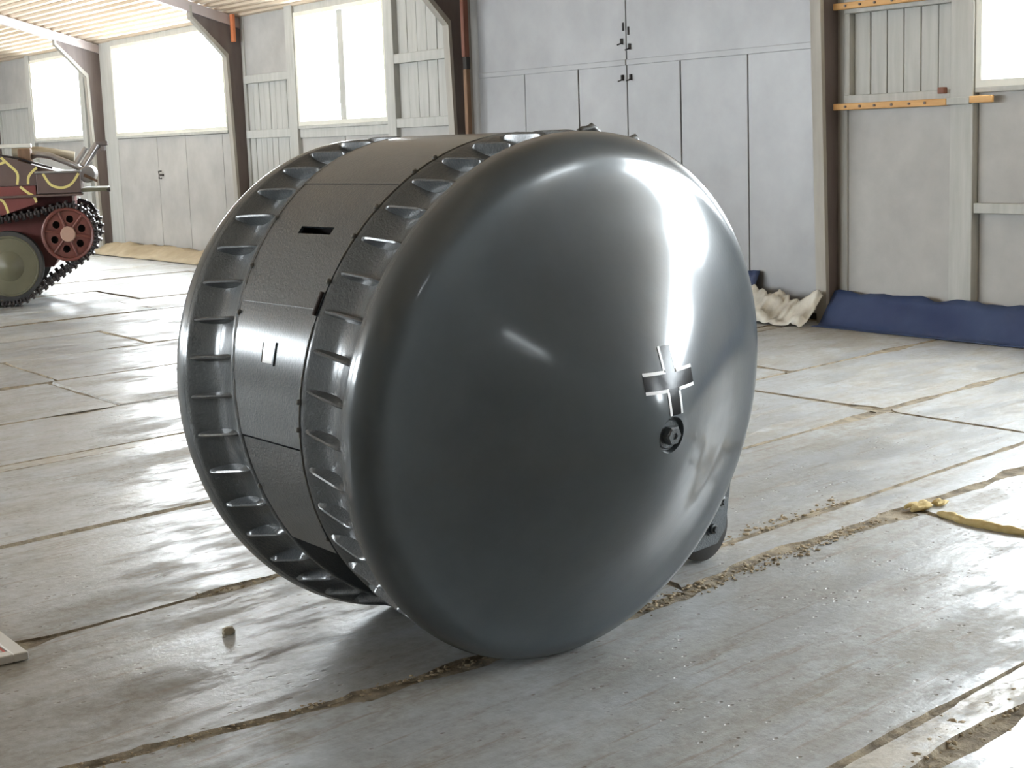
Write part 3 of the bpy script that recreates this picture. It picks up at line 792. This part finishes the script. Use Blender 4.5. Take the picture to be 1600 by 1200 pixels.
# far side running gear
for x, z, r in ((-.055, .40, .345), (-.87, .40, .345), (-1.69, .40, .345), (ix, iz, ir), (-2.28, .62, .275)):
    wheel_at(x, z, r, 1.30, 1.48, [(0, 0), (0, .95), (.05, 1), (.95, 1), (1, .95), (1, 0)], 'rubber', 'tyre')
for k in range(nl):
    c = l0.copy(); col.objects.link(c); p = at(k*L[-1]/nl); q = at(k*L[-1]/nl+.02)-at(k*L[-1]/nl-.02)
    c.parent = tk; c.location = (p.x, 1.26, p.y); c.rotation_euler = (0, -math.atan2(q.y, q.x), 0)
# hull
obj('hull_tub', prism(bmesh.new(), [(-2.3, .36), (.38, .36), (.62, .75), (.62, 1.08), (-2.4, 1.08)], .27, 1.24, side), 'camo_red', tk)
hl = obj('hull_side', prism(bmesh.new(), [(-2.5, .96), (-.3, .90), (-.10, .90), (.275, 1.01), (.275, 1.185), (-2.5, 1.185)], .02, .30, side), 'camo_red', tk)
hu = obj('hull_top', prism(bmesh.new(), [(-2.5, 1.19), (.30, 1.19), (.30, 1.375), (-.05, 1.485), (-1.2, 1.62), (-2.3, 1.5), (-2.5, 1.3)], .05, 1.45, side), 'camo_brown', tk)
obj('hull_deck', prism(bmesh.new(), [(.28, 1.08), (.70, 1.08), (.70, 1.24), (.51, 1.315), (.28, 1.375)], .10, 1.40, side), 'camo_brown', tk)
fb = obj('stowage_box', bx(bmesh.new(), .290, .735, -.02, .30, 1.10, 1.30, .006), 'camo_brown', tk)
obj('box_lid', bx(bmesh.new(), .280, .745, -.03, .31, 1.30, 1.322, .004), 'chrome', fb)
obj('fender', bx(bmesh.new(), -2.4, .74, -.03, .30, 1.072, 1.094, .004), 'camo_brown', tk)
obj('tail_shelf', bx(bmesh.new(), .735, 1.0, .0, .9, 1.105, 1.14, .004), 'olive', tk)
obj('tail_pin', tube(bmesh.new(), [(.99, .02, 1.12), (1.03, .02, 1.12)], .022, 8), 'track', tk)
# painted stripes
def stripe(pts, y, w=.0125, par=tk):
    bm = bmesh.new(); A = []
    P = []
    for i in range(len(pts)-1):   # catmull-rom
        p0, p1, p2, p3 = [Vector(pts[max(0, min(len(pts)-1, j))]) for j in (i-1, i, i+1, i+2)]
        for k in range(6):
            t = k/6; P.append(.5*((2*p1)+(-p0+p2)*t+(2*p0-5*p1+4*p2-p3)*t*t+(-p0+3*p1-3*p2+p3)*t**3))
    P.append(Vector(pts[-1]))
    for i, p in enumerate(P):
        d = (P[min(i+1, len(P)-1)]-P[max(i-1, 0)]).normalized(); n = Vector((-d.y, d.x))
        A.append([bm.verts.new((p.x+n.x*s*w, y-e, p.y+n.y*s*w)) for s, e in ((-1, 0), (-1, .003), (1, .003), (1, 0))])
    for a, b in zip(A, A[1:]):
        for i in range(3): bm.faces.new((a[i], a[i+1], b[i+1], b[i]))
    o = obj('camo_stripe', bm, 'camo_yellow', par)
stripe([(.36, 1.30), (.43, 1.19), (.54, 1.155), (.64, 1.19), (.72, 1.29)], -.021, par=fb)
stripe([(.30, 1.36), (.25, 1.32), (.21, 1.27), (.20, 1.20)], .05, par=hu)
stripe([(-.05, 1.47), (.02, 1.40), (.10, 1.31), (.09, 1.20)], .05, par=hu)
stripe([(-.30, 1.33), (-.15, 1.38), (.0, 1.43)], .05, par=hu)
stripe([(.12, 1.18), (.19, 1.12), (.25, 1.08), (.27, 1.02)], .02, par=hl)
stripe([(-.12, 1.08), (-.06, 1.04), (-.03, .97), (-.02, .925)], .02, par=hl)
# exhaust and pipes on the deck
obj('exhaust_pipe', tube(bmesh.new(), [(.22, .25, 1.46), (.30, .25, 1.49), (.42, .25, 1.475), (.60, .25, 1.40), (.74, .25, 1.33)], .032, 10), 'chrome', tk, True)
f = lambda s, a, b: Vector((.80+a, .15+s, 1.275+b))
obj('muffler', lathe(bmesh.new(), [(0, 0), (0, .075), (.01, .085), (.8, .085), (.81, .075), (.81, 0)], 24, f), 'chrome', tk, autos=40)
obj('muffler_strap', prism(bmesh.new(), [(.76, 1.255), (.90, 1.19), (.905, 1.215), (.77, 1.285)], .13, .16, side), 'brownwood', tk)
for a, b, r in (((.68, .3, 1.38), (.80, .32, 1.54), .026), ((.76, .28, 1.35), (.92, .34, 1.57), .040)): obj('exhaust_pipe', tube(bmesh.new(), [a, b], r, 10), 'chrome', tk, autos=40)
obj('grip_block', bx(bmesh.new(), .90, 1.03, .30, .40, 1.555, 1.60, .01), 'web', tk)
obj('grip_block', bx(bmesh.new(), .95, 1.00, .30, .40, 1.50, 1.56, .01), 'web', tk)
obj('tool_box', bx(bmesh.new(), .11, .24, .15, .40, 1.40, 1.55, .008), 'brownwood', tk)
obj('deck_plank', bx(bmesh.new(), -.8, .22, .55, .70, 1.56, 1.60, .006), 'cream', tk)
obj('deck_roll', tube(bmesh.new(), [(.0, .8, 1.52), (.3, .8, 1.51), (.65, .8, 1.45)], .06, 10), 'beigetarp', tk, True)
obj('deck_bar', tube(bmesh.new(), [(-.2, .12, 1.52), (.1, .12, 1.46), (.45, .12, 1.35)], .012, 6), 'track', tk)
obj('rear_hook', tube(bmesh.new(), [(.70, .3, 1.02), (.80, .25, .98), (.86, .22, .90), (.82, .2, .84)], .02, 8), 'track', tk, True)

# ------------------------------------------------------------------ small things on the floor
pl = empty('placard', (-4.43, 1.375, 0)); tag(pl, 'white framed placard lying flat on the floor at the left edge', 'placard')
def fr(n, x0, x1, y0, y1, z0, z1, mat, b=.003): return obj(n, bx(bmesh.new(), x0, x1, y0, y1, z0, z1, b), mat, pl)
fr('frame_bar', -.9, 0, -.045, 0, .003, .028, 'white'); fr('frame_bar', -.9, 0, -.60, -.555, .003, .028, 'white'); fr('frame_bar', -.045, 0, -.555, -.045, .003, .028, 'white'); fr('frame_bar', -.9, -.855, -.555, -.045, .003, .028, 'white')
fr('face', -.855, -.045, -.555, -.045, .004, .022, 'placard'); fr('red_line', -.80, -.052, -.056, -.050, .022, .0235, 'redline', 0)
bm = bmesh.new(); bmesh.ops.create_icosphere(bm, subdivisions=2, radius=.016)
for v in bm.verts: v.co *= 1+.5*noise.noise(v.co*70+Vector((3, 1, 0)))
st = obj('stone', bm, 'stone'); st.location = (-4.26, 1.94, .008); st.scale = (1, 1.3, .9); tag(st, 'small pale loose stone lying alone on the floor before the tank', 'stone')
# foam strip in a joint
def foam(name, pts, rad, label):
    bm = bmesh.new(); P = []; RR = []
    for (a, b), (ra, rb) in zip(zip(pts, pts[1:]), zip(rad, rad[1:])):
        n = max(2, int((Vector(b)-Vector(a)).length/.02))
        for k in range(n):
            t = k/n; p = Vector(a).lerp(Vector(b), t); P.append(p+Vector((noise.noise(p*9)*.02, noise.noise(p*9+Vector((5, 0, 0)))*.02, 0))); RR.append((ra+(rb-ra)*t)*(1+.45*noise.noise(p*40)))
    tube(bm, P, RR, 10); return tag(obj(name, bm, 'foam', None, True), label, 'foam')
foam('foam_strip', [(-3.76, 4.675, .004), (-3.70, 4.665, .006), (-3.54, 4.63, .006), (-3.36, 4.66, .006), (-2.95, 4.68, .004), (-2.74, 4.66, .0)], [.008, .018, .016, .015, .015, .009], 'yellow foam strip squeezed from a floor joint at the right edge')
bm = bmesh.new()
for k in range(7):
    bmesh.ops.create_icosphere(bm, subdivisions=2, radius=random.uniform(.014, .032), matrix=Matrix.Translation((-3.87+random.uniform(-.04, .03), 4.72+random.uniform(-.12, .08), .012)) @ Matrix.Diagonal((1, 1.3, .6, 1)))
for v in bm.verts: v.co += Vector((1, 1, 1))*noise.noise(v.co*60)*.016
tag(obj('foam_lump', bm, 'foam', None, True), 'yellow foam lump where two floor joints meet, beside the foam strip', 'foam')
# crumbled mortar along the broken joints
bm = bmesh.new()
def crumble(x0, y0, x1, y1, n, spread, rmin, rmax):
    for _ in range(n):
        t = random.random(); r = random.uniform(rmin, rmax)*random.random()+rmin*.4
        m = Matrix.Translation((x0+(x1-x0)*t+random.gauss(0, spread), y0+(y1-y0)*t+random.gauss(0, spread), r*.1)) @ Matrix.Rotation(random.random()*6, 4, 'Z') @ Matrix.Diagonal((random.uniform(.7, 1.6), 1, .6, 1))
        bmesh.ops.create_icosphere(bm, subdivisions=1, radius=r, matrix=m)
crumble(-3.53, 1.75, -3.55, 2.9, 200, .018, .002, .008); crumble(-3.60, 3.0, -3.84, 4.45, 420, .022, .002, .011)
crumble(-4.0, 3.4, -4.15, 4.6, 160, .03, .003, .012); crumble(-2.25, 2.5, -2.4, 3.6, 160, .04, .003, .010); crumble(-4.70, 2.0, -4.76, 2.5, 80, .015, .002, .008)
crumble(-3.53, .9, -3.53, 1.8, 120, .018, .002, .007)
for v in bm.verts: v.co += Vector((1, 1, .5))*noise.noise(v.co*120)*.003
tag(obj('mortar_crumbs', bm, 'rubble'), 'loose tan mortar crumbs along the broken floor joints', 'rubble', kind='stuff')
